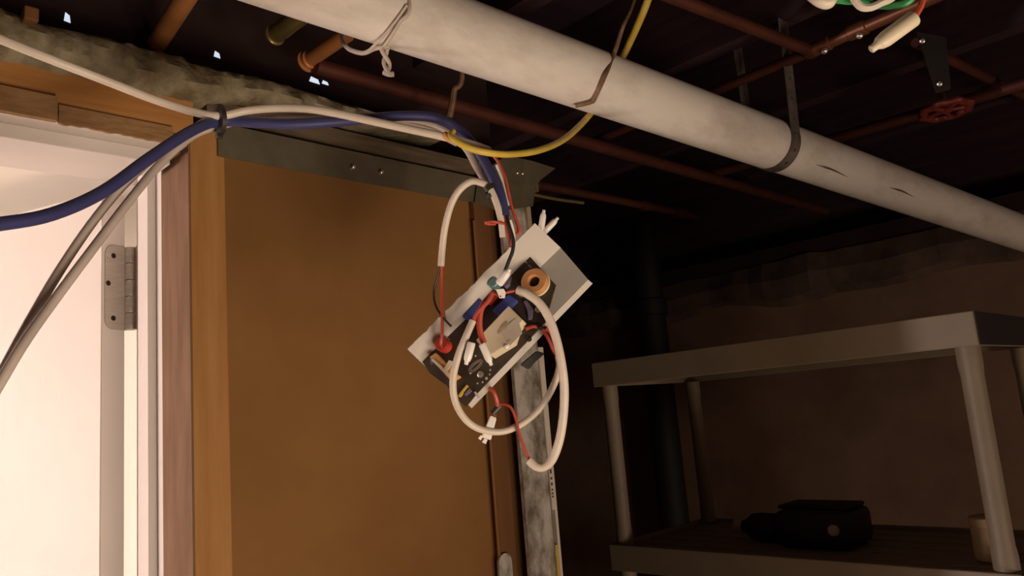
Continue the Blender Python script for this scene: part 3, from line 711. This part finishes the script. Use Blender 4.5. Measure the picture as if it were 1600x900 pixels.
# third white: runs next to it and ends under the yellow cable
w3 = thing('white_cable', P(342, 194, TD), 'white cable beside the blue one, ending hidden under the yellow cable', 'cable')
tube('jacket', [V((-0.45, W - 0.008, 0.01)), V((-0.45, W - 0.008, 0.7)), V((-0.36, W - 0.03, 1.03)), V((-0.13, 0.77, 1.33))] + pt((-150, 850, .52), (-60, 700, .535), (0, 598, .56), (40, 532, .58), (90, 462, .61), (150, 382, .645), (205, 310, .685), (250, 256, .725), (300, 213, .765), (342, 197, TD + .009),
     (400, 185, .808), (470, 180, .814), (540, 184, .824), (610, 192, .832), (670, 203, .838), (715, 224, .84)), rW, 'jacket_shaded_grey', w3, 12)
w4 = thing('white_cable', P(690, 415, .80), 'short arched white cable left of the carton ending in red and black wires', 'cable')
tube('jacket', pt((786, 371, .784), (784, 352, .783), (779, 328, .783), (770, 303, .784), (762, 291, .785), (750, 285, .785), (735, 284, .786), (717, 298, .788), (704, 322, .79), (695, 357, .795), (691, 390, .80), (689, 416, .80)), 0.0036, 'jacket', w4, 12)
tube('red_wire', pt((690, 414, .80), (690, 450, .797), (691, 490, .785), (691, 520, .778), (689, 537, .778), (692, 543, .783)), 0.0016, 'red_wire', w4, 8)
tube('black_wire', pt((688, 414, .80), (684, 432, .802), (678, 452, .803), (679, 473, .80), (687, 490, .79), (697, 502, .778), (705, 510, .776)), 0.0013, 'black_plastic', w4, 8)
# yellow cable over the drain pipe
yl = thing('yellow_cable', P(790, 240, .79), 'yellow cable hung over the white drain pipe and tied to the white cables', 'cable')
tube('jacket', [P(1030, -60, 1.13) + V((0, 0, 0.12))] + pt((1030, -60, 1.13), (1012, 0, 1.15), (995, 42, 1.18), (975, 85, 1.22), (945, 145, 1.215), (920, 181, 1.13), (885, 215, .98), (845, 234, .87), (800, 241, .81), (765, 239, .785), (735, 232, .778), (713, 221, .778), (704, 212, .782), (708, 205, .79)),
     [0.0055, 0.0055, 0.006, 0.0058, 0.0055, 0.005, 0.0045, .0042, .0038, .0036, .0036, .0036, .0034, .003, .003], 'yellow_jacket', yl, 12)
tp_ = tube('tape_band', pt((693, 212, .79), (706, 216, .79)), 0.0049, 'orange_tape', None, 12, 1, False)
tag(tp_, 'narrow orange-tan tape band around the white cable near the yellow cable', 'tape')
for q in ((727, 233), (746, 241), (767, 243), (796, 244)):
    c = P(*q, .7795 if q[0] < 760 else .79); 
# loose red, white and black leads beside the blue cable
ld = thing('lead_wires', P(808, 360, .79), 'thin red and white lead wires running down beside the blue cable', 'wire')
tube('red_wire', pt((770, 242, .80), (780, 256, .795), (790, 280, .79), (796, 310, .788), (804, 336, .788), (812, 360, .788), (806, 366, .79), (800, 372, .79)), 0.0016, 'red_wire', ld, 8)
tube('red_wire', pt((795, 300, .789), (801, 328, .789), (808, 352, .79), (810, 364, .792)), 0.0013, 'red_wire', ld, 8)
tube('white_wire', pt((776, 258, .797), (785, 280, .793), (792, 304, .79), (796, 321, .789)), 0.0017, 'white_plastic', ld, 8)
tube('white_wire', pt((797, 344, .788), (801, 357, .788), (803, 376, .787), (799, 398, .775), (793, 412, .772)), 0.0016, 'white_plastic', ld, 8)
# big loops below and right of the board
lpA = thing('white_cable', P(770, 676, .77), 'white cable loop hanging in a wide ring below the circuit board', 'cable')
tube('jacket', pt((739, 501, .765), (729, 524, .762), (716, 556, .76), (708, 592, .76), (711, 626, .762), (727, 655, .765), (752, 671, .77), (785, 674, .775), (817, 661, .785), (845, 636, .79), (864, 604, .79), (874, 574, .79), (872, 556, .79)), 0.0036, 'jacket', lpA, 12)
tube('red_wire', pt((739, 503, .765), (744, 492, .765), (752, 482, .764), (763, 470, .764), (770, 458, .765)), 0.0024, 'red_wire', lpA, 8)
tube('red_wire', pt((872, 558, .79), (864, 546, .79), (856, 528, .785), (846, 514, .778), (834, 510, .775), (822, 514, .776)), 0.0019, 'red_wire', lpA, 8)
tube('red_wire', pt((868, 552, .79), (866, 535, .79), (860, 520, .79), (852, 512, .785)), 0.0019, 'red_wire', lpA, 8)
lpB = thing('white_cable', P(850, 730, .765), 'thick white cable curving from the board round to its cut end below right', 'cable')
tube('jacket', pt((809, 453, .762), (822, 458, .758), (843, 474, .756), (860, 502, .755), (873, 545, .755), (881, 595, .757), (881, 640, .76), (875, 684, .762), (864, 716, .765), (851, 729, .767), (838, 729, .768), (826, 719, .77)),
     0.0044, 'jacket', lpB, 12)
tube('red_wire', pt((828, 721, .77), (819, 700, .771), (811, 677, .773), (806, 655, .775), (799, 638, .776), (790, 632, .778), (781, 632, .78), (775, 640, .78), (773, 652, .778)), 0.0015, 'red_wire', lpB, 8)
tube('red_wire', pt((811, 453, .762), (800, 455, .762), (788, 458, .762), (778, 460, .762), (768, 457, .764)), 0.0014, 'red_wire', lpB, 8)
# red wires of the board
rb = thing('red_lead', pcb(768, 605, .004), 'short red lead dropping from the lower edge of the carton', 'wire')
tube('red_wire', pt((764, 606, .775), (771, 612, .773), (776, 625, .774), (778, 636, .777)), 0.0022, 'red_wire', rb, 8)
tube('dark_splice', pt((781, 634, .778), (775, 640, .777), (770, 646, .777)), 0.0032, 'black_plastic', rb, 8)
rc = tube('red_jumper', pt((757, 472, .768), (751, 486, .766), (749, 505, .765), (751, 522, .765), (756, 536, .765)), 0.0031, 'red_wire', None, 8)
tag(rc, 'thick red jumper wire curving into the cream block on the board', 'wire')
# black ties
def tie(name, c, ax, r, label, w=0.005):
    t = thing(name, c - V((0, 0, r)), label, 'cable tie')
    lathe('band', c - ax * w / 2, ax, [(r - 0.0012, 0), (r, 0.0002), (r, w - 0.0002), (r - 0.0012, w)], 'black_plastic', t, 20)
    a = ax.orthogonal().normalized()
    box('lock_head', c - V((.003, .003, r + .004)), c + V((.003, .003, -r + .001)), 'black_plastic', t, 0.0006)
    return t
c = P(342, 187, TD); ax = (P(360, 189, TD + .005) - P(325, 187, TD - .01)).normalized()
tie('cable_tie', c - ray(342, 187) * 0.001, ax, 0.0158, 'black tie binding the blue and white cables at the door stud')
c = P(765, 294, .786); ax = (P(770, 303, .784) - P(760, 288, .785)).normalized()
tie('cable_tie', c, ax, 0.0068, 'small black tie below the yellow cable where the white arch begins')

# wire connectors: crimped sleeves with a narrow nose
def connector(a, b, r, label, m='white_plastic', group=None, flat=False):
    A_, B_ = P(*a), P(*b); ax = (B_ - A_); L = ax.length; ax.normalize()
    t = thing('wire_connector', V(((A_ + B_) / 2).to_tuple()) - V((0, 0, r)), label, 'connector', group)
    lathe('sleeve', A_, ax, [(r * .85, 0), (r, 0.0012), (r, L * .66), (r * .82, L * .80)], m, t, 16)
    lathe('nose', A_ + ax * L * .79, ax, [(r * .82, 0), (r * .50, L * .09), (r * .50, L * .19), (r * .36, L * .21)], m, t, 16)
    return t
connector((845, 361, .835), (850, 328, .835), 0.0035, 'upright white crimp connector behind the top corner of the carton')
connector((850, 363, .838), (872, 340, .838), 0.0035, 'slanted white crimp connector behind the top corner of the carton')
connector((779, 444, .752), (797, 420, .748), 0.0042, 'bright white crimp connector standing over the teal capacitor')
connector((737, 535, .757), (728, 570, .756), 0.0041, 'white crimp connector on the board beside the big cable loop')
connector((753, 537, .756), (768, 571, .756), 0.0038, 'white crimp connector at the corner of the cream block')
t = thing('terminal', P(782, 466, .755), 'small white terminal tab at the centre of the board', 'terminal')
lo = [P(774, 452, .755), P(787, 451, .755), P(790, 457, .755), P(789, 466, .755), P(780, 466, .755), P(778, 458, .755)]
prism('tab', lo, [p + ray(782, 460) * 0.004 for p in lo], 'white_plastic', t, 0.0004)
lathe('hole', P(782, 463, .7549), ray(782, 463) * -1, [(0.0008, 0), (0.0008, 0.0002)], 'ink', t, 8)
# flat white plug hanging below
pg = thing('white_plug', P(760, 690, .775), 'flat white two-prong plug hanging below the carton on a dark splice', 'connector')
lo = [P(766, 649, .772), P(776, 653, .772), P(767, 688, .772), P(752, 683, .772)]
prism('body', lo, [p + ray(762, 670) * 0.006 for p in lo], 'white_plastic', pg, 0.0008)
for q in (((751, 680), (755, 682), (751, 688), (747, 685)), ((757, 685), (762, 687), (759, 694), (753, 691))):
    lo = [P(*x, .773) for x in q]; prism('prong', lo, [p + ray(756, 686) * 0.004 for p in lo], 'white_plastic', pg)
# black part hanging behind the lip, over the steel stud
bp_ = [P(812, 570, .805), P(838, 548, .805), P(852, 552, .805), (P(836, 566, .805)), P(826, 578, .805)]
ho_ = prism('black_clip', bp_, [p + ray(830, 560) * 0.012 for p in bp_], 'black_plastic', None, 0.001)
tag(ho_, 'small black clip hanging under the right edge of the carton', 'clip')
# pale strip dropping behind the ring
# ------------------------------------------------------------------ wires at the top edge
gw = thing('green_wire', P(1345, 5, .46), 'green wire looping at the top edge above the hanging white connector', 'wire')
tube('strand', pt((1290, -950, .46), (1290, -420, .46), (1290, -170, .46), (1290, -60, .46), (1296, -8, .46), (1318, 1, .46), (1340, 2, .46), (1356, 6, .465), (1375, 9, .46), (1396, 9, .455), (1418, 3, .45), (1440, -20, .45)), 0.0022, 'green_wire', gw, 8)
tube('strand', pt((1300, -950, .47), (1300, -420, .47), (1300, -170, .47), (1300, -60, .47), (1310, -12, .47), (1335, -2, .47), (1360, -4, .47), (1400, -30, .47)), 0.0022, 'green_wire', gw, 8)
tw_ = tube('tan_cable', pt((1250, -950, .47), (1250, -420, .47), (1250, -170, .47), (1250, -70, .47), (1262, -20, .465), (1275, -3, .46), (1292, 4, .46), (1300, -10, .46), (1312, -70, .46)), 0.004, 'jacket', None, 10)
tag(tw_, 'tan cable end looping at the top edge left of the green wire', 'cable')
tw2 = tube('white_wire', pt((1322, -950, .45), (1322, -420, .45), (1322, -170, .45), (1322, -60, .45), (1330, -12, .45), (1343, 9, .45), (1358, 12, .45), (1375, 5, .45), (1400, -10, .45), (1420, -60, .45)), 0.0023, 'jacket', None, 8)
tag(tw2, 'pale wire loop hanging among the green wires at the top edge', 'wire')
rw = tube('maroon_wire', pt((1446, -950, .45), (1446, -420, .45), (1446, -170, .45), (1446, -70, .45), (1444, -20, .45), (1440, 6, .45), (1432, 22, .45), (1427, 30, .45)), 0.0019, 'red_wire', None, 8)
tag(rw, 'dark red wire running down into the hanging white connector', 'wire')
connector((1430, 27, .448), (1360, 78, .452), 0.0049, 'large cream crimp connector dangling alone at the upper right', 'cream_plastic')
